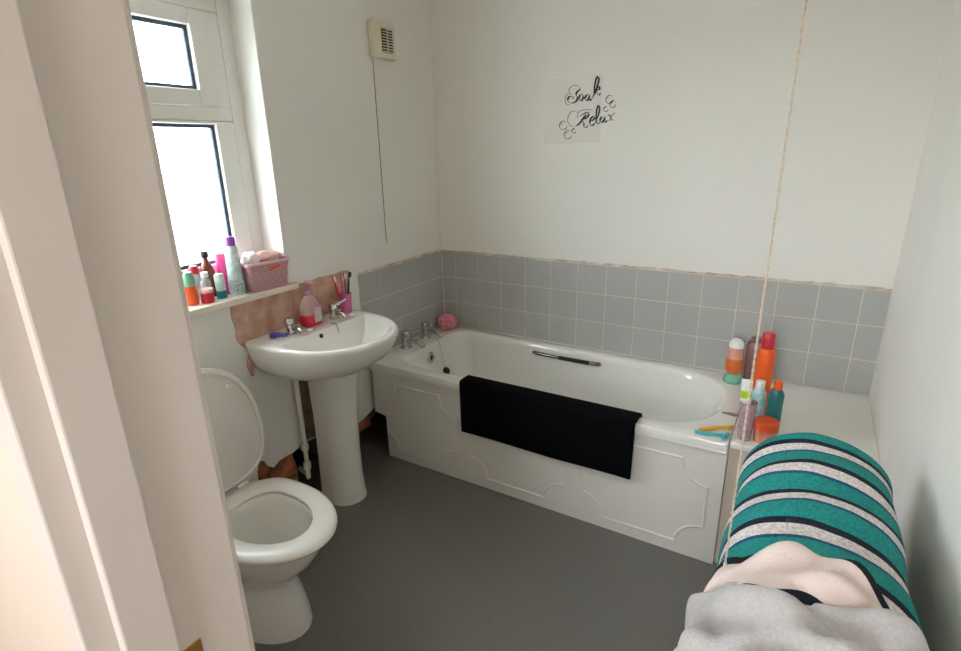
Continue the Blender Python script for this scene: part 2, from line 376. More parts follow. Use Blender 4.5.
ST = {'S1': [(0.822, 1.811), (0.827, 1.801), (0.814, 1.791), (0.808, 1.78), (0.815, 1.764), (0.809, 1.75), (0.79, 1.743), (0.773, 1.748), (0.767, 1.761), (0.775, 1.772), (0.789, 1.773), (0.795, 1.764), (0.786, 1.76)],
'S2': [(0.822, 1.811), (0.806, 1.82), (0.786, 1.817), (0.772, 1.804), (0.775, 1.788), (0.789, 1.783)],
'S3': [(0.775, 1.788), (0.758, 1.778), (0.753, 1.757), (0.764, 1.738), (0.78, 1.736)],
'o': [(0.837, 1.779), (0.827, 1.774), (0.823, 1.761), (0.829, 1.751), (0.84, 1.755), (0.844, 1.768), (0.837, 1.779), (0.846, 1.774)],
'a1': [(0.869, 1.777), (0.858, 1.771), (0.853, 1.759), (0.86, 1.749), (0.868, 1.754), (0.876, 1.774)],
'a2': [(0.876, 1.775), (0.873, 1.759), (0.877, 1.749), (0.887, 1.757)],
'k1': [(0.887, 1.757), (0.904, 1.789), (0.917, 1.835), (0.912, 1.849), (0.903, 1.836), (0.897, 1.804), (0.895, 1.768)],
'k2': [(0.896, 1.786), (0.91, 1.801), (0.921, 1.806), (0.921, 1.795), (0.906, 1.789), (0.913, 1.774), (0.921, 1.77), (0.927, 1.778)],
'R1': [(0.864, 1.692), (0.848, 1.673), (0.831, 1.652), (0.812, 1.639)],
'R2': [(0.812, 1.639), (0.786, 1.642), (0.77, 1.661), (0.772, 1.686), (0.786, 1.705), (0.807, 1.707), (0.819, 1.696), (0.818, 1.68), (0.806, 1.677)],
'R3': [(0.819, 1.696), (0.836, 1.708), (0.867, 1.71), (0.894, 1.705)],
'R4': [(0.83, 1.683), (0.854, 1.695), (0.871, 1.698), (0.873, 1.684), (0.858, 1.671), (0.841, 1.667), (0.851, 1.653), (0.853, 1.636), (0.863, 1.631), (0.874, 1.643)],
'e': [(0.881, 1.656), (0.896, 1.663), (0.903, 1.672), (0.897, 1.679), (0.885, 1.669), (0.881, 1.653), (0.888, 1.639), (0.899, 1.642), (0.908, 1.652)],
'l': [(0.908, 1.652), (0.922, 1.688), (0.926, 1.713), (0.921, 1.725), (0.913, 1.709), (0.911, 1.679), (0.913, 1.655), (0.92, 1.645), (0.929, 1.654)],
'a3': [(0.947, 1.676), (0.935, 1.671), (0.931, 1.659), (0.937, 1.65), (0.945, 1.655), (0.955, 1.674)],
'a4': [(0.955, 1.676), (0.951, 1.659), (0.956, 1.651), (0.966, 1.659)],
'x1': [(0.966, 1.678), (0.976, 1.682), (0.981, 1.671), (0.986, 1.659), (0.993, 1.66)],
'x2': [(1.005, 1.688), (0.994, 1.686), (0.983, 1.673), (0.976, 1.659), (0.966, 1.659)]}
THIN = {'S2', 'S3', 'R2', 'R3', 'x2'}
word = {'lettering_soak': ('S1', 'S2', 'S3', 'o', 'a1', 'a2', 'k1', 'k2'), 'lettering_relax': ('R1', 'R2', 'R3', 'R4', 'e', 'l', 'a3', 'a4', 'x1', 'x2')}
for nm, ks in word.items():
    bm = bmesh.new()
    for i, k in enumerate(ks):
        stroke(bm, ST[k], .0020, .0028 if k in THIN else .0098, y=-.0012-.00005*i)
    obj(nm, bm, MINK, st, smooth=0)
for cx, cz, rr in ((0.747, 1.645, .0195), (0.772, 1.602, .0195), (0.803, 1.619, .0105), (0.971, 1.748, .017), (0.988, 1.727, .0145), (0.956, 1.708, .011)):
    bm = bmesh.new()
    a0 = .6; stroke(bm, [(cx+rr*math.cos(a0+t*2*PI/11), cz+rr*math.sin(a0+t*2*PI/11)) for t in range(11)], .0022, .0042)
    stroke(bm, [(cx-rr*.6, cz+rr*.1), (cx-rr*.35, cz+rr*.5), (cx, cz+rr*.62)], .001, .002, y=-.0014)
    obj('bubble', bm, MINK, st, smooth=0)

# ------------------------------------------------------------------ bath
BZ = .528
def rrect(x0, x1, y0, y1, rl, rr_x, rr_y, n=14, rly=None):
    """counter-clockwise rounded rectangle; rl = left corner radius, (rr_x, rr_y) = right corner radii"""
    rly = rly or rl; out = []
    for cx, cy, ax, ay, a in ((x1-rr_x, y1-rr_y, rr_x, rr_y, 0), (x0+rl, y1-rly, rl, rly, 1), (x0+rl, y0+rly, rl, rly, 2), (x1-rr_x, y0+rr_y, rr_x, rr_y, 3)):
        for k in range(n):
            t = (a+k/(n-1))*PI/2; out.append((cx+ax*math.cos(t), cy+ay*math.sin(t)))
    return out
bath = thing('bathtub', 'white acrylic bathtub running along the tiled back wall', 'bathtub')
bm = bmesh.new()
OX0, OX1, OY0, OY1 = -.001, 1.702, -.706, -.0098
def outer(d, z): return [(x, y, z) for x, y in rrect(OX0+d, OX1-d, OY0+d, OY1-d, .012, .012, .012)]
lp = [outer(.004, .494), outer(.0, .497), outer(0, .520), outer(.003, .526), outer(.008, .528)]
vo = loft(bm, lp, cap0=False, cap1=False)
inn = []
for dl, dr, ds, z in ((-.008, -.010, -.008, .5281), (0, 0, 0, .5255), (.006, .012, .007, .517), (.012, .030, .013, .49), (.03, .09, .03, .38), (.05, .17, .05, .26), (.075, .24, .075, .19), (.11, .29, .11, .158), (.18, .36, .17, .145)):
    inn.append([(x, y, z) for x, y in rrect(.130+dl, 1.642-dr, -.640+ds, -.062-ds, .11, .25-dr*.2, .275-ds*.6)])
vi = loft(bm, inn, cap0=False, cap1=True)
es = []
for ring in (vo[-1], vi[0]):
    for i in range(len(ring)):
        e = bm.edges.get((ring[i], ring[(i+1) % len(ring)]))
        if e and e not in es: es.append(e)
bmesh.ops.remove_doubles(bm, verts=bm.verts, dist=.0001)
es = [e for e in bm.edges if len(e.link_faces) == 1 and all(v.co.z > .527 for v in e.verts)]
bmesh.ops.triangle_fill(bm, edges=es, use_beauty=True)
obj('tub', bm, MBATH, bath, smooth=35)
# panel
bm = bmesh.new()
py0, py1 = -.692, -.686
prism(bm, [(.0615+.025, 0), (1.70, 0), (1.70, .4935), (.012, .4935), (.012, .243), (.0615+.024, .232)], 1, py0, py1)
def moulding(x0, x1):
    z0, z1 = .052, .425; r_ = .098; pts = []
    def arc(cx, cz, a0, a1, k=9): return [(cx+r_*math.cos(a0+(a1-a0)*i/k), cz+r_*math.sin(a0+(a1-a0)*i/k)) for i in range(k+1)]
    return (arc(x0-.0, z0-.0, PI/2, 0) + arc(x1, z0, PI, PI/2) + arc(x1, z1, -PI/2, -PI) + arc(x0, z1, 0, -PI/2))
for x0, x1 in ((.062, .530), (.600, 1.085), (1.160, 1.650)):
    q = moulding(x0, x1); n = len(q)
    P2 = [(x, max(z, .0) if x > .087 else z) for x, z in q]
    loops = []
    for i in range(n):
        a = Vector(P2[i-1]); b_ = Vector(P2[(i+1) % n]); t = (b_-a).normalized(); nn = Vector((-t.y, t.x)); c = Vector(P2[i])
        loops.append([(c.x+nn.x*s, py0-h, c.y+nn.y*s) for s, h in ((-.007, -.0005), (-.003, .0035), (.0, .0045), (.003, .0035), (.007, -.0005))])
    loops.append(loops[0]); P2.append(P2[0])
    for k in range(n):          # the bead stops where the panel corner is cut away
        if any(q_[0] < .088 and q_[1] < .243 for q_ in (P2[k], P2[k+1])): continue
        loft(bm, [loops[k], loops[k+1]], cap0=True, cap1=True, closed=False)
pan = obj('side_panel', bm, MPANEL, bath, smooth=30)
bm = bmesh.new()
obj('rim_lip', B(.0125, 1.70, -.704, -.694, .484, .4965), MBATH, bath, smooth=0, bevel=.003)
for x in (.20, .38, .80, 1.36, 1.60):
    bm = bmesh.new(); lathe(bm, [(.0065, 0), (.006, .002), (.003, .003)], 14, M=Matrix.Translation((x, py0-.0002, .028)) @ Matrix.Rotation(PI/2, 4, 'X'))
    obj('screw_cap', bm, MBEIGEP, bath)
obj('end_panel', B(1.6985, 1.7015, -.69, -.012, 0, .4935), MPANEL, bath, smooth=0)
# overflow and plug
bm = bmesh.new(); Mo = Matrix.Translation((.150, -.372, .462)) @ Matrix.Rotation(PI/2-.12, 4, 'Y')
lathe(bm, [(.030, 0), (.031, .004), (.026, .009), (.016, .010), (.014, .006), (.001, .006)], 24, M=Mo)
of = obj('overflow', bm, MCHR, bath)
bm = bmesh.new(); lathe(bm, [(.0135, .0062), (.0135, .0075), (.001, .0075)], 20, M=Mo); obj('opening', bm, MBLK, of)
ch = [(.056, -.262, .5285+.006), (.10, -.27, .532), (.135, -.275, .5300), (.152, -.278, .50), (.164, -.28, .44), (.178, -.28, .375)]
bm = bmesh.new()
sp_ = spline(ch, 14)
for i, p in enumerate(sp_): ball(bm, p, .0019, n=6, m=5)
obj('plug_chain', bm, MCHR, bath)
bm = bmesh.new(); lathe(bm, [(.004, .022), (.005, .014), (.019, .012), (.022, .008), (.018, 0), (.002, 0)], 20, M=Matrix.Translation((.185, -.28, .353)) @ Matrix.Rotation(.5, 4, 'X') @ Matrix.Rotation(.9, 4, 'Y'))
obj('plug', bm, MBLK, bath)
# waste
bm = L([(.034, 0), (.034, .003), (.02, .004), (.015, .001), (.001, .001)], cx=.36, cy=-.35, z0=.1455); obj('waste', bm, MCHR, bath)
# grip handle on the far inner side
bm = T([(.645, -.072, .478), (.65, -.098, .488), (.70, -.108, .489), (.83, -.110, .489), (.96, -.108, .489), (1.005, -.098, .487), (1.01, -.072, .477)], [.010, .010, .009, .0085, .009, .010, .010], 12, 5)
gh = obj('grip_handle', bm, mat('smoky_chrome', (128, 124, 118), .2, 1, bump=(60, .05)), bath); gh['label'] = 'chrome grip handle'
bm = T([(.80, -.111, .4895), (.88, -.1115, .4895), (.965, -.109, .489)], .0105, 12, 3); obj('grip_sleeve', bm, MBLK, gh)

def pillar_tap(name, label, loc, rz, s=1.0, mirror=1, group=None, lever=True):
    t = thing(name, label, 'tap', loc, (0, 0, rz), group)
    obj('base', L([(.001, 0), (.026*s, 0), (.026*s, .004), (.022*s, .009), (.001, .009)], 24), MCHR, t)
    obj('body', L([(.001, .0092), (.020*s, .0092), (.019*s, .03*s), (.020*s, .042*s), (.018*s, .05*s), (.001, .051*s)], 24), MCHR, t)
    bm = bmesh.new(); tube(bm, [(.008*s, 0, .028*s), (.04*s, 0, .036*s), (.075*s, 0, .034*s), (.092*s, 0, .026*s), (.096*s, 0, .016*s)], [.012*s, .0105*s, .0095*s, .010*s, .0105*s], 14, 5)
    obj('spout', bm, MCHR, t)
    bm = L([(.001, .0512*s), (.019*s, .0512*s), (.021*s, .058*s), (.021*s, .072*s), (.017*s, .079*s), (.001, .081*s)], 24)
    h = obj('handle', bm, MCHR, t)
    if lever:
        bm = bmesh.new(); tube(bm, [(0, 0, .066*s), (.03*s, .014*s*mirror, .074*s), (.062*s, .03*s*mirror, .084*s)], [.008*s, .006*s, .005*s], 10, 4)
        obj('lever', bm, MCHR, h)
    return t
pillar_tap('bath_tap', 'chrome lever bath tap on the corner deck, nearer the basin', (.050, -.450, BZ+.0005), 0, s=1.2)
pillar_tap('bath_tap', 'chrome lever bath tap on the corner deck, nearer the pink sponge', (.046, -.268, BZ+.0005), 0, s=1.15, mirror=-1)

# black bath mat over the rim
def drape(name, prof, y0, y1, nu, nv, thick, m, wob=None, axis='x', label=None):
    P = spline([(a, 0, b_) for a, b_ in prof], nu); bm = bmesh.new(); rows = []
    for j in range(nv+1):
        v = y0+(y1-y0)*j/nv; row = []
        for i, p in enumerate(P):
            q = Vector((v, p.x, p.z)) if axis == 'x' else Vector((p.x, v, p.z))
            if wob: q += wob(i/(len(P)-1), j/nv)
            row.append(bm.verts.new(q))
        rows.append(row)
    for a, b_ in zip(rows, rows[1:]):
        for i in range(len(a)-1): bm.faces.new((a[i], a[i+1], b_[i+1], b_[i]))
    return obj(name, bm, m, smooth=180, solid=thick)
prof = [(-.618, .463), (-.624, .500), (-.634, .532), (-.652, .5385), (-.690, .5385), (-.709, .5365), (-.7155, .522), (-.716, .45), (-.716, .36), (-.7145, .288)]
def wobm(s, t):
    z = 0
    if s > .5: z = (s-.5)*2*(-.004*(t-.4) + .003*math.sin(t*9))
    return Vector((0 if s < .5 else (.012*(s-.5)*(-1 if t > .5 else 1)), -.0035*abs(math.sin(t*5+s*4))*max(0, s-.5)*2, z))
o = drape('bath_mat', prof, .572, 1.376, 4, 60, .013, MMAT, wobm)
o.location.y = -.0015; o.location.z = .0010
tag(o, 'black towelling mat hung over the side of the bath', 'bath mat')

# ------------------------------------------------------------------ basin + pedestal
BY = -1.092; SZ_ = .84
def dshape(xb, xf, hw, z, n=40, p=2.35, back=.06):
    """D outline, flat side at x = xb; front a superellipse of depth xf"""
    pts = []
    for i in range(n+1):
        a = -PI/2+PI*i/n; c, s = math.cos(a), math.sin(a)
        x = xb+back+(xf-xb-back)*abs(c)**(2/p); y = hw*(abs(s)**(2/p))*(1 if s > 0 else -1)
        pts.append((x, y, z))
    pts += [(xb+back*.5, hw*.998, z), (xb+.004, hw*.985, z), (xb, hw*.97, z), (xb, hw*.5, z), (xb, 0, z), (xb, -hw*.5, z), (xb, -hw*.97, z), (xb+.004, -hw*.985, z), (xb+back*.5, -hw*.998, z)]
    return pts
bas = thing('basin', 'white ceramic pedestal basin on the window wall beside the bath', 'basin', (0.006, BY, 0))
bm = bmesh.new()
lev = [(.12, .235, .105, .655), (.01, .29, .18, .668), (0, .36, .225, .695), (0, .42, .256, .735), (0, .452, .270, .775), (0, .468, .277, .805), (0, .474, .281, .823), (0, .473, .2815, .833), (0, .468, .279, .839), (0, .462, .276, .841)]
lp = [dshape(a, b_, c, z) for a, b_, c, z in lev]
vo = loft(bm, lp, cap0=True, cap1=False)
inl = [(.160, .440, .243, .8405), (.163, .435, .239, .837), (.170, .425, .230, .822), (.190, .40, .205, .780), (.205, .365, .165, .735), (.220, .32, .11, .708), (.235, .29, .06, .700)]
vi = loft(bm, [dshape(a, b_, c, z, back=.05, p=2.2) for a, b_, c, z in inl], cap0=False, cap1=True)
es = [e for e in bm.edges if len(e.link_faces) == 1]
bmesh.ops.triangle_fill(bm, edges=es, use_beauty=True)
obj('bowl', bm, MCER, bas, smooth=40)
bm = bmesh.new()
def ushape(hw, x0, x1, z, n=22):
    o_ = [(x0, -hw*.9, z)]
    for i in range(n+1):
        a = -PI/2+PI*i/n; o_.append((x1-hw*1.05+hw*1.05*math.cos(a), hw*math.sin(a), z))
    o_.append((x0, hw*.9, z)); return o_
loft(bm, [ushape(*q) for q in ((.090, .06, .236, 0), (.090, .06, .236, .012), (.087, .06, .230, .03), (.084, .06, .224, .12), (.080, .06, .224, .25), (.080, .06, .230, .42), (.085, .06, .246, .56), (.091, .06, .27, .66), (.092, .06, .275, .672))])
obj('pedestal', bm, MCER, bas, smooth=40, loc=(0, .034, 0))
bm = bmesh.new(); lathe(bm, [(.010, 0), (.010, .001), (.0005, .001)], 18, M=Matrix.Translation((.1730, -.038, .822)) @ Matrix.Rotation(PI/2-.4, 4, 'Y')); obj('overflow_hole', bm, MBLK, bas)
bm = T([(.140, .058, .8415), (.158, .058, .846), (.168, .058, .838), (.174, .059, .815), (.178, .060, .792)], [.003, .003, .0025, .002, .004], 8, 4); obj('chain_stay', bm, MCHR, bas)
bm = L([(.022, 0), (.022, .003), (.010, .003), (.001, .001)], cx=.263, cy=0, z0=.7005); obj('waste', bm, MCHR, bas)

def basin_tap(label, y, lev):
    t = thing('basin_tap', label, 'tap', (.088, y, SZ_+.0015))
    obj('base', L([(.001, 0), (.023, 0), (.023, .004), (.001, .004)], 24), MCHR, t)
    obj('body', L([(.001, .0042), (.019, .0042), (.0185, .03), (.020, .04), (.001, .041)], 24), MCHR, t)
    obj('spout', T([(.008, 0, .022), (.035, 0, .028), (.06, 0, .024), (.068, 0, .014)], [.010, .009, .009, .009], 12, 5), MCHR, t)
    h = obj('handle', L([(.001, .0412), (.018, .0412), (.020, .046), (.020, .060), (.016, .066), (.001, .067)], 24), MCHR, t)
    if lev: obj('lever', T([(0, 0, .058), (.018, .022, .066), (.036, .048, .080)], [.008, .006, .005], 10, 4), MCHR, h)
basin_tap('stubby chrome basin tap between the blue razor and the soap dispenser', -1.205, False)
basin_tap('chrome basin tap with a raised lever beside the toothbrushes', -.965, True)

# supply pipe below basin
wp = thing('waste_pipe', 'white plastic pipe running down the wall beside the pedestal', 'pipe', (.028, -1.168, 0))
obj('pipe', T([(0, 0, .70), (0, 0, .4), (0, 0, .15)], .0105, 14), MBEIGEP, wp)
for z in (.262, .165): obj('joint', L([(.001, 0), (.016, 0), (.017, .004), (.017, .03), (.016, .034), (.001, .034)], 18, z0=z), MBEIGEP, wp)
obj('branch', T([(0, 0, .15), (-.004, .0, .12), (-.03, .02, .11), (-.12, .05, .10)], .011, 12, 4), MBEIGEP, wp)

# ------------------------------------------------------------------ toilet
TY = -1.705
wc = thing('toilet', 'white ceramic toilet with its lid up by the door frame', 'toilet', (0, TY, 0))
def egg(xb, xf, hw, z, n=44, cf=.42, p=2.15):
    xm = xb+(xf-xb)*cf; pts = []
    for i in range(n):
        a = 2*PI*i/n; c, s = math.cos(a), math.sin(a)
        if c >= 0: x = xm+(xf-xm)*abs(c)**(2/2.0); y = hw*abs(s)**(2/2.0)
        else: x = xm-(xm-xb)*abs(c)**(2/3.2); y = hw*abs(s)**(2/3.2)
        pts.append((x, y*(1 if s >= 0 else -1), z))
    return pts
bm = bmesh.new()
ol = [(.16, .574, .128, 0), (.16, .574, .128, .012), (.17, .568, .122, .05), (.18, .55, .113, .12), (.18, .535, .106, .18), (.185, .548, .108, .215), (.19, .590, .126, .255), (.20, .640, .148, .305), (.205, .672, .163, .355), (.21, .690, .172, .395), (.21, .694, .174, .408), (.215, .690, .171, .413)]
il = [(.325, .645, .122, .4135), (.33, .64, .118, .405), (.33, .645, .12, .38), (.33, .62, .112, .32), (.33, .58, .095, .26), (.34, .53, .07, .215), (.36, .50, .05, .205)]
loft(bm, [egg(*q) for q in ol] + [egg(*q) for q in il])
obj('bowl', bm, MCER, wc, smooth=50)
bm = bmesh.new()
so = [(.262, .722, .186), (.258, .728, .189), (.262, .724, .187), (.272, .712, .178), (.300, .694, .162), (.325, .664, .136), (.338, .642, .119), (.337, .643, .120), (.325, .655, .127)]
sz = [.4145, .422, .430, .436, .439, .437, .431, .422, .4145]
loops = [egg(a, b_, c, z) for (a, b_, c), z in zip(so, sz)]; loops.append(loops[0]); loft(bm, loops, cap0=False, cap1=False)
bmesh.ops.remove_doubles(bm, verts=bm.verts, dist=1e-5)
obj('seat', bm, MSEAT, wc, smooth=60)
# lid : built flat then leaned back against the cistern
bm = bmesh.new()
ll = [(0, .44, .190, 0), (-.004, .446, .194, .004), (-.004, .446, .194, .012), (0, .44, .190, .018), (.015, .42, .176, .020)]
loft(bm, [egg(a, b_, c, z) for a, b_, c, z in ll])
bm2 = bm
Ml = Matrix.Translation((.240, .010, .437)) @ Matrix.Rotation(-math.radians(94), 4, 'Y')
bmesh.ops.transform(bm, matrix=Ml, verts=bm.verts)
lid = obj('lid', bm, MSEAT, wc, smooth=50)
# raised inner edge and bumpers on the underside (which faces the room)
bm = bmesh.new()
e1 = egg(.004, .436, .187, -.0005); e2 = egg(.012, .426, .177, -.0005)
loft(bm, [e1, [(x, y, -.007) for x, y, z in e1], [(x, y, -.007) for x, y, z in e2], e2, e1], cap0=False, cap1=False)
bmesh.ops.transform(bm, matrix=Ml, verts=bm.verts); obj('lid_rim', bm, MSEAT, lid, smooth=40)
for y in (-.095, .095):
    bm = L([(.011, -.0005), (.010, -.007), (.002, -.008)], 16, cx=.355, cy=y); bmesh.ops.transform(bm, matrix=Ml, verts=bm.verts); obj('bumper', bm, MSEAT, lid)
for y in (-.075, .075): obj('hinge', T([(.248, y-.02, .426), (.248, y+.02, .426)], .0095, 12), MSEAT, wc)
bm = bmesh.new()
loft(bm, [[(x, y, z) for x, y in rrect(.004+d, .165-d, -.17+d, .17-d, .03, .03, .03, 6)] for d, z in ((.02, .418), (.008, .43), (0, .5), (0, .765), (.004, .77))])
obj('cistern', bm, MCER, wc, smooth=40)
bm = bmesh.new()
loft(bm, [[(x, y, z) for x, y in rrect(.001+d, .172-d, -.176+d, .176-d, .03, .03, .03, 6)] for d, z in ((0, .7705), (0, .785), (.006, .795), (.014, .797))])
obj('cistern_lid', bm, MCER, wc, smooth=40)
bm = bmesh.new(); loft(bm, [[(x, y, z) for x, y in rrect(.004, .235, -.09, .09, .02, .02, .02, 6)] for z in (.30, .4175)]); obj('cistern_shelf', bm, MCER, wc, smooth=40)

# ------------------------------------------------------------------ sill items
SL = 1.0255
def bottle(name, label, cat, loc, prof, m, cap=None, mcap=None, n=24, group=None, tilt=(0, 0, 0), capname='cap', extra=None):
    t = thing(name, label, cat, loc, tilt, group)
    bo = obj('body', L(prof, n), m, t)
    if cap: obj(capname, L(cap, n), mcap, t)
    if extra:
        for nm, pr, mm in extra: obj(nm, L(pr, n), mm, bo)
    return t
PK = mat('hot_pink', (255, 84, 160), .3, noise=(20, .1)); MINT = mat('mint_print', (178, 208, 206), .35, noise=(60, .25), rgb2=(226, 232, 228))
PURP = mat('purple_cap', (146, 66, 178), .35, noise=(8, .05)); TEAL = mat('teal_plastic', (36, 140, 150), .35, noise=(20, .1))
BRN = mat('brown_bottle', (128, 62, 44), .2, noise=(20, .2)); RED = mat('red_plastic', (206, 34, 54), .3, noise=(30, .15)); ORG = mat('orange_plastic', (240, 96, 30), .35, noise=(20, .12))
WHT = mat('white_gloss', (238, 238, 234), .3, noise=(10, .02)); CLR = mat('clear_plastic', (226, 234, 236), .1, noise=(10, .02), alpha=.42)
DKB = mat('dark_navy_cap', (34, 40, 60), .4, noise=(10, .1)); LIME = mat('lime_green', (176, 214, 40), .4, noise=(12, .1))
YEL = mat('yellow_plastic', (240, 180, 20), .35, noise=(12, .06)); GRN = mat('green_plastic', (120, 184, 152), .35, noise=(14, .08))
PLPK = mat('pale_pink', (240, 190, 196), .4, noise=(20, .08)); PRINT = mat('grey_print', (120, 150, 152), .5, noise=(140, .5), rgb2=(220, 228, 226))
bottle('aerosol_can', 'tall white aerosol with a purple cap beside the pink basket', 'spray can', (-.035, -1.330, SL),
       [(.001, 0), (.029, 0), (.030, .006), (.029, .06), (.026, .14), (.024, .178), (.019, .188), (.001, .188)], MINT,
       [(.001, .1885), (.0185, .1885), (.0185, .216), (.016, .222), (.001, .2225)], PURP, capname='cap',
       extra=(('label_band', [(.0312, .012), (.0312, .06), (.0302, .06), (.0302, .012)], PRINT),))
bottle('pink_bottle', 'hot pink bottle with a pale translucent top on the sill', 'bottle', (-.090, -1.345, SL),
       [(.001, 0), (.023, 0), (.024, .005), (.024, .150), (.022, .157), (.001, .157)], PK, [(.001, .1575), (.021, .1575), (.020, .19), (.014, .21), (.001, .212)], mat('pale_top', (250, 214, 224), .3, noise=(5, .03), alpha=.7))
bottle('teal_tube', 'small white tub with a teal base in front of the pink bottle', 'tube', (-.040, -1.402, SL),
       [(.001, 0), (.017, 0), (.018, .004), (.018, .03), (.001, .03)], TEAL, [(.001, .0305), (.018, .0305), (.018, .088), (.015, .093), (.001, .094)], MINT, capname='tube_body')
bottle('clear_tube', 'short clear and white bottle, left neighbour of the teal based tub', 'bottle', (-.066, -1.442, SL),
       [(.001, 0), (.017, 0), (.018, .004), (.018, .07), (.010, .085), (.001, .085)], CLR, [(.001, .0855), (.013, .0855), (.013, .105), (.001, .106)], WHT)
bottle('brown_bottle', 'brown bottle with a dark screw cap at the back of the sill', 'bottle', (-.108, -1.402, SL),
       [(.001, 0), (.024, 0), (.025, .005), (.025, .095), (.020, .118), (.011, .132), (.010, .15), (.001, .15)], BRN, [(.001, .1505), (.014, .1505), (.014, .174), (.001, .175)], DKB)
bottle('red_pot', 'squat red pot at the left end of the sill items', 'pot', (-.030, -1.466, SL),
       [(.001, 0), (.022, 0), (.023, .004), (.023, .038), (.001, .038)], RED, [(.001, .0385), (.0235, .0385), (.0235, .052), (.001, .053)], mat('clear_lid', (240, 200, 200), .2, noise=(5, .03)), capname='lid')
bottle('red_topped_bottle', 'slim clear bottle with a red flip top behind the red pot', 'bottle', (-.095, -1.462, SL),
       [(.001, 0), (.018, 0), (.019, .004), (.018, .085), (.012, .10), (.001, .10)], CLR, [(.001, .1005), (.016, .1005), (.018, .118), (.012, .13), (.001, .131)], RED)
bottle('orange_bottle', 'orange bottle with a mint green top, leftmost on the window sill', 'bottle', (-.052, -1.512, SL),
       [(.001, 0), (.020, 0), (.021, .004), (.021, .07), (.001, .07)], ORG, [(.001, .0705), (.021, .0705), (.019, .105), (.012, .12), (.001, .121)], GRN)
# basket
def basket_mat():
    m = mat('pink_woven_plastic', (196, 140, 152), .5); nt, N, Lk = nodes(m); b = N['Principled BSDF']
    tc = N.new('ShaderNodeTexCoord'); mp = N.new('ShaderNodeMapping'); mp.inputs['Rotation'].default_value = (0, .0, 0)
    ad = N.new('ShaderNodeSeparateXYZ'); Lk.new(tc.outputs['Object'], ad.inputs[0])
    def M2(op, a, b_=None):
        n = N.new('ShaderNodeMath'); n.operation = op
        for i, v in enumerate((a, b_)):
            if v is None: continue
            if isinstance(v, (int, float)): n.inputs[i].default_value = v
            else: Lk.new(v, n.inputs[i])
        return n.outputs[0]
    h = M2('ADD', ad.outputs[0], ad.outputs[1])
    s1 = M2('SINE', M2('MULTIPLY', M2('ADD', h, ad.outputs[2]), 430)); s2 = M2('SINE', M2('MULTIPLY', M2('SUBTRACT', h, ad.outputs[2]), 430))
    v = M2('MULTIPLY', s1, s2)
    rp = N.new('ShaderNodeValToRGB'); rp.color_ramp.elements[0].position = .0; rp.color_ramp.elements[0].color = (*lin((212, 168, 172)), 1)
    rp.color_ramp.elements[1].position = .5; rp.color_ramp.elements[1].color = (*lin((122, 74, 86)), 1)
    Lk.new(v, rp.inputs[0]); Lk.new(rp.outputs[0], b.inputs['Base Color'])
    bp = N.new('ShaderNodeBump'); bp.inputs['Strength'].default_value = .6; bp.inputs['Distance'].default_value = .002; bp.invert = True
    Lk.new(v, bp.inputs['Height']); Lk.new(bp.outputs[0], b.inputs['Normal'])
    return m
MBK = basket_mat(); MBKR = mat('pink_basket_rim', (214, 170, 180), .45, noise=(20, .05))
bk = thing('basket', 'pink woven plastic basket of clothes on the window sill', 'basket', (-.033, -1.212, SL), (0, 0, math.radians(-4))); bk.scale = (1, 1.06, 1.04)
def rr2(hx, hy, z, r_=.02): return [(x, y, z) for x, y in rrect(-hx, hx, -hy, hy, r_, r_, r_, 6)]
bm = bmesh.new(); loft(bm, [rr2(.046, .074, 0), rr2(.048, .077, .004), rr2(.055, .088, .10), rr2(.053, .086, .10), rr2(.046, .074, .006)]); obj('body', bm, MBK, bk, smooth=40)
bm = bmesh.new(); lps = [rr2(.0535, .0865, .0985), rr2(.059, .092, .0985), rr2(.060, .093, .106), rr2(.058, .091, .110), rr2(.053, .086, .110)]; lps.append(lps[0]); loft(bm, lps, cap0=False, cap1=False); obj('rim', bm, MBKR, bk, smooth=40)
bm = bmesh.new(); prism(bm, [(-.012, .078), (-.004, .084), (.040, .092), (.046, .088), (.038, .080), (-.004, .074)], 0, .0525, .0555)
obj('tag', bm, ORG, bk, smooth=0)
def clump(seed, c, rx, ry, rz, amp=.22, n=32, m=18):
    random.seed(seed); ph = [(Vector((random.uniform(-1, 1), random.uniform(-1, 1), random.uniform(-1, 1)))*5, random.uniform(0, 6)) for _ in range(6)]
    bm = bmesh.new()
    def fn(d): return 1+amp*sum(math.sin(a.dot(d)+p)*abs(math.sin(a.dot(d)*.5+p)) for a, p in ph)/3
    ball(bm, c, rx, ry, rz, n, m, fn); return bm
FPK = mat('peach_cloth', (232, 190, 176), .9, bump=(90, .6), noise=(12, .12)); FWH = mat('white_cloth', (240, 230, 228), .9, bump=(90, .6), noise=(12, .06))
o = obj('folded_cloth', clump(3, (-.036, -1.183, SL+.120), .036, .055, .026), FPK, smooth=60); tag(o, 'peach cloth bundled on top of the pink basket', 'cloth')
o = obj('folded_cloth', clump(5, (-.045, -1.258, SL+.118), .036, .034, .034), FWH, smooth=60); tag(o, 'white cloth bundled on the left side of the pink basket', 'cloth')

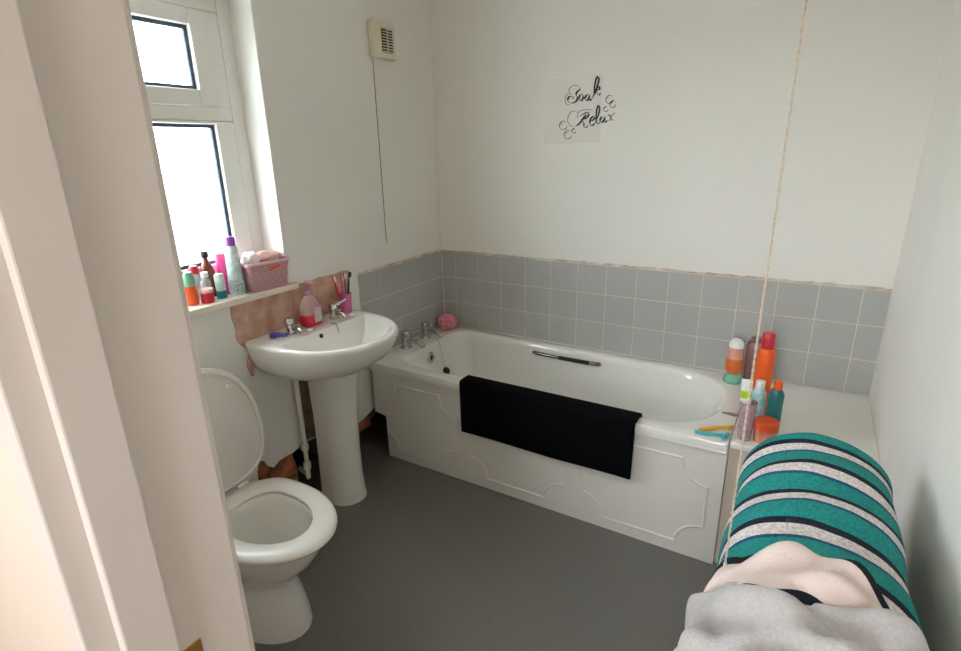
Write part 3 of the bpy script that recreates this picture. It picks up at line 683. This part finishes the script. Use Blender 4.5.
# ------------------------------------------------------------------ basin items
BT = SZ_+.0015
def fancy(): pass
t = thing('soap_dispenser', 'clear pump soap dispenser with red liquid on the basin', 'soap dispenser', (.062, -1.080, BT)); t.scale = (1.1, 1.1, 1.2)
bm = bmesh.new()
def rb(hx, hy, z, r_=.015): return [(x, y, z) for x, y in rrect(-hx, hx, -hy, hy, r_, r_, r_, 6)]
bm = bmesh.new(); loft(bm, [rb(.024, .036, 0), rb(.027, .040, .004), rb(.028, .042, .036), rb(.027, .040, .042)]); obj('liquid', bm, RED, t, smooth=40)
bm = bmesh.new(); loft(bm, [rb(.027, .040, .0425), rb(.026, .038, .07), rb(.018, .026, .098), rb(.012, .014, .108, .01), rb(.012, .014, .115, .01)]); obj('bottle_body', bm, mat('clear_pink_plastic', (226, 196, 196), .15, noise=(10, .05), alpha=.45), t, smooth=40)
pm = obj('pump', L([(.001, .1155), (.013, .1155), (.013, .13), (.005, .134), (.005, .152), (.001, .152)], 20), mat('mauve_pump', (176, 128, 150), .3, noise=(9, .05)), t)
obj('nozzle', T([(-.006, 0, .156), (.01, 0, .157), (.03, .004, .152)], [.007, .006, .0045], 10, 3), mat('pink_pump', (214, 150, 170), .3, noise=(9, .05)), pm)
bm = bmesh.new(); prism(bm, [(.028+0, 0)]*0 or [(-.006, .012), (.030, .012), (.030, .066), (-.006, .066)], 0, .0282, .0292); obj('label', bm, mat('floral_label', (236, 110, 150), .5, noise=(90, .4), rgb2=(150, 190, 190)), t, smooth=0)
# soap slivers
for lab, y in (('small white soap stub on the basin left of the red soap dispenser', -1.148), ('small white soap stub on the basin edge at the foot of the toothbrush cup', -.905)):
    bm = bmesh.new(); ball(bm, (0, 0, .0065), .011, .014, .0065, 16, 8); o = obj('soap', bm, WHT, loc=(.128, y, BT)); tag(o, lab, 'soap')
# blue-violet razor head / clip
BLU = mat('violet_plastic', (84, 78, 170), .35, noise=(12, .08))
t = thing('razor', 'violet blue disposable razor lying on the basin corner', 'razor', (.060, -1.275, BT))
obj('handle', T([(.0, .008, .012), (.018, .020, .009), (.040, .030, .008)], [.009, .007, .007], 10, 4), BLU, t)
bm = B(-.012, .012, -.018, .014, .0, .020); bmesh.ops.rotate(bm, cent=(0, 0, .01), matrix=Matrix.Rotation(.5, 3, 'Z'), verts=bm.verts); obj('head', bm, BLU, t, smooth=0, bevel=.004)
# toothbrush cup
t = thing('toothbrush_cup', 'pink tumbler crowded with toothbrushes at the bath end of the basin', 'cup', (.060, -.868, BT))
bm = bmesh.new(); lps = [[(rr*math.cos(2*PI*i/24), rr*math.sin(2*PI*i/24), z) for i in range(24)] for rr, z in ((.022, 0), (.023, .004), (.028, .09), (.0265, .09), (.021, .006))]; loft(bm, lps)
obj('cup_wall', bm, mat('magenta_cup', (226, 120, 176), .25, noise=(9, .08), alpha=.75), t, smooth=40)
random.seed(11)
tb = [('white and red toothbrush leaning left in the pink cup', (-.007, -.012, .01), (.000, -.055, .150), RED, WHT),
      ('pink toothbrush in the middle of the pink cup', (-.006, .0, .01), (-.012, -.002, .140), PK, PLPK),
      ('dark grey toothbrush standing rightmost in the pink cup', (-.006, .012, .01), (-.005, .038, .150), mat('charcoal_plastic', (60, 62, 66), .4, noise=(8, .1)), mat('charcoal_bristle', (40, 40, 44), .6, noise=(8, .1))),
      ('green and grey toothbrush behind the pink one', (.008, .004, .01), (-.020, .020, .146), mat('sage_plastic', (120, 140, 124), .4, noise=(8, .1)), WHT)]
for lab, a, b_, m1, m2 in tb:
    tt = thing('toothbrush', lab, 'toothbrush', (.060, -.868, BT), group=None)
    A, Bv = Vector(a), Vector((b_[0], b_[1]*1.15, b_[2]*1.2)); k = A.lerp(Bv, .8)
    obj('handle', T([A, A.lerp(Bv, .4), k, Bv], [.0045, .005, .003, .004], 8, 4), m1, tt)
    d = Vector((.008, 0, 0)); h0 = A.lerp(Bv, .86); bm = bmesh.new(); tube(bm, [h0+d, Bv+d], .0045, 8); obj('bristles', bm, m2, tt)

# ------------------------------------------------------------------ bath items
def puff(d): return 1+.10*math.sin(9*d.x+3*d.z)*math.sin(11*d.y)+.07*math.sin(17*d.z+9*d.x)+.05*math.sin(23*d.y-14*d.x)
bm = bmesh.new(); ball(bm, (0, 0, .042), .056, .056, .043, 48, 28, puff)
o = obj('bath_sponge', bm, mat('pink_net', (250, 158, 168), .8, noise=(60, .35), bump=(120, 1)), loc=(.072, -.086, BZ+.007), smooth=60); tag(o, 'pink net bath puff in the far corner of the bath', 'sponge')
t = thing('toy_bottle', 'orange bottle with a mint base and white dome on the bath corner', 'bottle', (1.636, -.112, BZ+.001)); t.scale = (1, 1, 1.08)
obj('base', L([(.001, 0), (.036, 0), (.040, .006), (.038, .024), (.028, .040), (.012, .052), (.001, .052)]), GRN, t)
obj('body', L([(.0285, .0405), (.037, .06), (.038, .085), (.034, .105), (.001, .105)]), mat('amber_plastic', (236, 124, 60), .3, noise=(20, .2), alpha=.9), t)
obj('collar', L([(.001, .1055), (.033, .1055), (.029, .125), (.028, .152), (.001, .152)]), mat('peach_collar', (226, 158, 142), .4, noise=(20, .1)), t)
obj('cap', L([(.001, .1525), (.030, .1525), (.031, .160), (.027, .176), (.017, .187), (.001, .190)]), WHT, t)
t = thing('shower_bottle', 'dusky mauve translucent bottle behind the orange bottle on the bath end', 'bottle', (1.708, -.052, BZ+.001))
bm = bmesh.new(); loft(bm, [rb(.031, .026, 0), rb(.034, .030, .006), rb(.035, .031, .17), rb(.028, .024, .185)]); obj('body', bm, mat('mauve_plastic', (150, 112, 112), .3, noise=(8, .1)), t, smooth=40)
obj('cap', L([(.001, .1855), (.022, .1855), (.022, .2), (.001, .201)], 20), mat('mauve_cap', (136, 108, 112), .4, noise=(8, .1)), t)
# razors flat on the near corner
def razor(lab, pts, m, head):
    t = thing('bath_razor', lab, 'razor', (0, 0, BZ+.001))
    obj('handle', T([(x, y, .0065) for x, y in pts], [.0058, .0062, .0055, .0062], 10, 5), m, t)
    a, b_ = head; obj('head', T([(*a, .0075), (*b_, .0075)], .0075, 10), m, t)
razor('turquoise plastic razor lying nearest the bath edge', [(1.582, -.672), (1.615, -.672), (1.65, -.662), (1.682, -.652)], mat('turquoise_plastic', (40, 180, 190), .35, noise=(9, .05)), ((1.680, -.682), (1.690, -.640)))
razor('yellow plastic razor lying behind the turquoise one', [(1.592, -.648), (1.625, -.628), (1.65, -.600), (1.685, -.582)], YEL, ((1.682, -.590), (1.697, -.572)))
bm = bmesh.new(); prism(bm, [(-.03, -.006), (.02, -.014), (.03, -.004), (.026, .010), (-.01, .006)], 2, 0, .006)
o = obj('scraper', bm, mat('dull_metal', (150, 152, 150), .35, .8, noise=(20, .2)), loc=(1.672, -.455, BZ+.001), smooth=0, bevel=.002); tag(o, 'small grey metal scraper on the bath end near the tumbler', 'scraper')

# ledge items
LZ = .5285
t = thing('tumbler', 'tall purple tinted tumbler on the ledge at the bath end', 'tumbler', (1.742, -.628, LZ))
bm = bmesh.new(); lps = [[(rr*math.cos(2*PI*i/24), rr*math.sin(2*PI*i/24), z) for i in range(24)] for rr, z in ((.021, 0), (.022, .004), (.029, .145), (.0275, .145), (.0205, .006))]; loft(bm, lps)
obj('wall', bm, mat('mauve_glitter', (198, 168, 178), .25, noise=(90, .35), alpha=.85), t, smooth=40)
t = thing('toothpaste_tube', 'white tube with a lime green patch standing in the purple tumbler', 'tube', (1.738, -.626, LZ+.012), (0, math.radians(-3), 0))
bm = bmesh.new()
def ov(hx, hy, z, n=20): return [(hx*math.cos(2*PI*i/n), hy*math.sin(2*PI*i/n), z) for i in range(n)]
loft(bm, [ov(.012, .012, 0), ov(.012, .012, .02), ov(.016, .012, .05), ov(.018, .007, .15), ov(.018, .002, .215)]); obj('tube_body', bm, WHT, t, smooth=50)
bm = bmesh.new(); loft(bm, [ov(.0183, .0078, .145), ov(.0184, .006, .172)]); obj('printed_band', bm, LIME, t, smooth=50)
t = thing('orange_tub', 'round tub with an orange lid at the front of the ledge', 'tub', (1.806, -.615, LZ))
obj('pot', L([(.001, 0), (.034, 0), (.036, .004), (.038, .052), (.001, .052)]), mat('peach_tub', (228, 176, 150), .4, noise=(14, .3), rgb2=(206, 96, 60)), t)
obj('lid', L([(.001, .0525), (.0405, .0525), (.041, .056), (.041, .078), (.038, .081), (.033, .079), (.001, .077)]), mat('orange_lid', (236, 92, 46), .35, noise=(9, .06)), t)
bottle('tall_bottle', 'tall orange red bottle with a red cap on the ledge', 'bottle', (1.766, -.40, LZ),
       [(.001, 0), (.030, 0), (.032, .006), (.032, .25), (.026, .278), (.001, .28)], ORG, [(.001, .2805), (.022, .2805), (.022, .33), (.018, .338), (.001, .338)], RED)
bottle('white_bottle', 'white and aqua bottle in front of the orange red one', 'bottle', (1.765, -.50, LZ),
       [(.001, 0), (.024, 0), (.026, .005), (.026, .13), (.018, .150), (.001, .151)], mat('aqua_print', (210, 228, 226), .35, noise=(40, .3), rgb2=(120, 190, 196)), [(.001, .1515), (.016, .1515), (.016, .18), (.001, .181)], WHT)
bottle('teal_bottle', 'dark teal bottle beside the white and aqua one on the ledge', 'bottle', (1.822, -.525, LZ),
       [(.001, 0), (.024, 0), (.025, .005), (.025, .15), (.016, .17), (.001, .171)], mat('deep_teal', (30, 110, 110), .3, noise=(10, .1)), [(.001, .1715), (.015, .1715), (.015, .2), (.001, .201)], ORG)

# ------------------------------------------------------------------ towel stand and towels
RK = mat('white_rail', (228, 226, 220), .35, noise=(9, .03))
rack = thing('towel_stand', 'white freestanding towel stand beside the bath, hidden under towels', 'towel stand', (1.94, -1.62, 0))
def rz(y): return y+1.62
for y in (-1.22, -2.02):
    f_ = obj('end_frame', T([(-.13, rz(y), .001), (-.13, rz(y), .70), (-.11, rz(y), .775), (-.05, rz(y), .822), (0, rz(y), .832), (.05, rz(y), .822), (.11, rz(y), .775), (.13, rz(y), .70), (.13, rz(y), .001)], .009, 10, 4), RK, rack)
for x, z in ((0, .832), (-.125, .742), (.125, .742), (-.13, .25), (.13, .25)):
    obj('rail', T([(x, rz(-2.02), z), (x, rz(-1.22), z)], .007, 10), RK, rack)
def stripe_mat():
    m = mat('striped_towelling', (60, 150, 150), .95, bump=(220, .9)); nt, N, Lk = nodes(m); b = N['Principled BSDF']
    tc = N.new('ShaderNodeTexCoord'); sx = N.new('ShaderNodeSeparateXYZ'); Lk.new(tc.outputs['UV'], sx.inputs[0])
    a = N.new('ShaderNodeMath'); a.operation = 'MULTIPLY_ADD'; a.inputs[1].default_value = 1; a.inputs[2].default_value = 0
    Lk.new(sx.outputs[0], a.inputs[0])
    fr = N.new('ShaderNodeMath'); fr.operation = 'FRACT'; Lk.new(a.outputs[0], fr.inputs[0])
    rp = N.new('ShaderNodeValToRGB'); rp.color_ramp.interpolation = 'CONSTANT'; e = rp.color_ramp.elements
    cols = [(0, (14, 26, 44)), (.09, (232, 222, 220)), (.36, (24, 84, 128)), (.44, (22, 150, 146)), (.94, (14, 26, 44))]
    e[0].position = 0; e[0].color = (*lin(cols[0][1]), 1); e[1].position = cols[1][0]; e[1].color = (*lin(cols[1][1]), 1)
    for p, c in cols[2:]: k = e.new(p); k.color = (*lin(c), 1)
    Lk.new(fr.outputs[0], rp.inputs[0])
    n = N.new('ShaderNodeTexNoise'); n.inputs['Scale'].default_value = 180; Lk.new(tc.outputs['Object'], n.inputs['Vector'])
    mx = N.new('ShaderNodeMixRGB'); mx.blend_type = 'MULTIPLY'; mx.inputs[0].default_value = .6
    r3 = N.new('ShaderNodeValToRGB'); r3.color_ramp.elements[0].position = .38; r3.color_ramp.elements[0].color = (.45, .45, .45, 1); r3.color_ramp.elements[1].position = .6
    Lk.new(n.outputs[0], r3.inputs[0]); Lk.new(rp.outputs[0], mx.inputs[1]); Lk.new(r3.outputs[0], mx.inputs[2]); Lk.new(mx.outputs[0], b.inputs['Base Color'])
    return m
def cloth(name, prof, y0, y1, nv, m, wob, thick, uvf=None, nu=5):
    P = spline([(a, 0, b_) for a, b_ in prof], nu); bm = bmesh.new(); uvl = bm.loops.layers.uv.new('uv'); rows = []; info = {}
    for j in range(nv+1):
        row = []
        for i, p in enumerate(P):
            s, t_ = i/(len(P)-1), j/nv; y = y0+(y1-y0)*t_
            q = Vector((p.x, y, p.z))+wob(s, t_, p)
            v = bm.verts.new(q); info[v] = (s, t_, y); row.append(v)
        rows.append(row)
    for a, b_ in zip(rows, rows[1:]):
        for i in range(len(a)-1):
            fc = bm.faces.new((a[i], a[i+1], b_[i+1], b_[i]))
            for lpp in fc.loops:
                s, t_, y = info[lpp.vert]; lpp[uvl].uv = ((uvf(s, t_, y) if uvf else y), s)
    return obj(name, bm, m, smooth=180, solid=thick)
prof_t = [(1.782, .30), (1.780, .45), (1.778, .62), (1.782, .72), (1.800, .775), (1.84, .820), (1.90, .848), (1.95, .853), (2.0, .846), (2.05, .82), (2.085, .77), (2.095, .68), (2.095, .50), (2.092, .34)]
def wob1(s, t, p):
    w_ = math.sin(s*9+t*5)*.004; d = abs(s-.5)*2
    return Vector((-.010*math.sin(t*15+s*3)*max(0, d-.2)*(1 if s < .5 else -1), -.02*d*math.sin(3*s), .006*math.sin(t*21+s*5)*(1-d*.5)))
o = cloth('striped_towel', prof_t, -1.165, -1.76, 66, stripe_mat(), wob1, .009, uvf=lambda s, t, y: (-1.193-y)/.1145 + .06*math.sin(s*8)+1)
tag(o, 'teal, white and navy striped towel on the towel stand', 'towel')
GT = mat('grey_towelling', (196, 192, 192), .98, bump=(240, 1), noise=(160, .12)); BT_ = mat('cream_towelling', (226, 208, 202), .98, bump=(220, 1), noise=(120, .12)); NV = mat('navy_towelling', (18, 24, 36), .95, bump=(200, .8), noise=(80, .2))
prof_g = [(1.764, .36), (1.758, .50), (1.755, .64), (1.766, .735), (1.792, .80), (1.84, .846), (1.90, .872), (1.95, .876), (2.0, .868), (2.06, .838), (2.105, .77), (2.115, .66), (2.11, .5)]
def wob2(s, t, p):
    d = abs(s-.5)*2
    fold = .017*math.sin(t*17-s*19+1)+.010*math.sin(t*29+s*9)+.007*math.sin(s*37+t*13)
    fold += .022*math.exp(-((s-.26-.12*t)/.035)**2)-.014*math.exp(-((s-.34-.10*t)/.03)**2)+.012*math.exp(-((s-.15+.05*t)/.03)**2)
    flare = .006*max(0, 1-2.2*s)*math.sin(min(1, t*1.6)*PI/2)
    return Vector((fold*.6*(1 if s > .5 else -1)*d+flare, .03*math.sin(s*7+1)+.012*math.sin(s*19), fold*(1-.6*d)+.004+.018*math.sin(min(1, t*4)*PI/2)))
o = cloth('grey_towel', prof_g, -1.752, -2.12, 70, GT, wob2, .010, nu=12); tag(o, 'pale grey towel crumpled over the near end of the towel stand', 'towel')
# cream cloth with navy edging, between the two towels
def edged_mat():
    m = mat('cream_cloth_navy_edge', (226, 208, 202), .98, bump=(220, 1)); nt, N, Lk = nodes(m); b = N['Principled BSDF']
    tc = N.new('ShaderNodeTexCoord'); sx = N.new('ShaderNodeSeparateXYZ'); Lk.new(tc.outputs['UV'], sx.inputs[0])
    rp = N.new('ShaderNodeValToRGB'); rp.color_ramp.interpolation = 'CONSTANT'; e = rp.color_ramp.elements
    e[0].position = 0; e[0].color = (*lin((18, 24, 36)), 1); e[1].position = .10; e[1].color = (*lin((228, 210, 204)), 1); k = e.new(.90); k.color = (*lin((18, 24, 36)), 1)
    Lk.new(sx.outputs[0], rp.inputs[0]); Lk.new(rp.outputs[0], b.inputs['Base Color']); return m
prof_c = [(1.775, .60), (1.768, .70), (1.786, .775), (1.83, .832), (1.88, .868), (1.93, .882), (1.98, .876), (2.03, .85)]
def wob3(s, t, p):
    return Vector((0, .038*math.sin(s*PI)*(1-.5*t)-.03*s*t, .010*math.sin(t*11+s*9)+.012*math.sin(t*PI)+.012*math.sin(s*23+t*5)*(1-t*.5)))
o = cloth('cream_cloth', prof_c, -1.70, -1.79, 30, edged_mat(), wob3, .008, uvf=lambda s, t, y: t, nu=8)
tag(o, 'cream cloth with navy edging bunched between the two towels', 'cloth')

# ------------------------------------------------------------------ pull cord
pc = thing('pull_cord', 'thin twisted white light pull cord hanging beside the towels', 'pull cord', (1.7965, -1.68, CZ-.0005))
obj('switch_housing', L([(.001, 0), (.042, 0), (.042, -.012), (.034, -.026), (.012, -.032), (.001, -.032)]), MBEIGEP, pc)
bm = bmesh.new(); zt, zb = -.032, .812-CZ
for ph in (0, PI):
    pts = [(.0011*math.cos(k*.9+ph), .0011*math.sin(k*.9+ph), zt+(zb-zt)*k/420) for k in range(421)]
    tube(bm, pts, .0010, 5)
obj('cord', bm, mat('cord_cotton', (206, 190, 168), .8, noise=(200, .25)), pc)
obj('cord_pull', L([(.001, zb), (.003, zb), (.003, zb-.004), (.003, zb-.012), (.002, zb-.014), (.001, zb-.014)], 14), MBEIGEP, pc)

# the window wall stands a centimetre further left than the bath's own zero
for o in list(col.objects):
    if o.parent is None and o.name.split('.')[0] in ('wall_left', 'trim_11', 'trim_1', 'trim_3', 'trim_4', 'trim_6', 'trim_10', 'window_1', 'extractor_vent', 'basin', 'basin_tap', 'aerosol_can', 'waste_pipe'):
        o.location.x -= .010

groups = {'toothbrush': 'toothbrushes in the pink cup', 'bath_tap': 'chrome taps on the bath', 'basin_tap': 'chrome taps on the basin', 'bath_razor': 'plastic razors on the bath corner', 'soap': 'soap stubs on the basin', 'folded_cloth': 'cloths in the pink basket'}
for o in list(col.objects):
    g = groups.get(o.name.split('.')[0])
    if g and o.parent is None: o['group'] = g
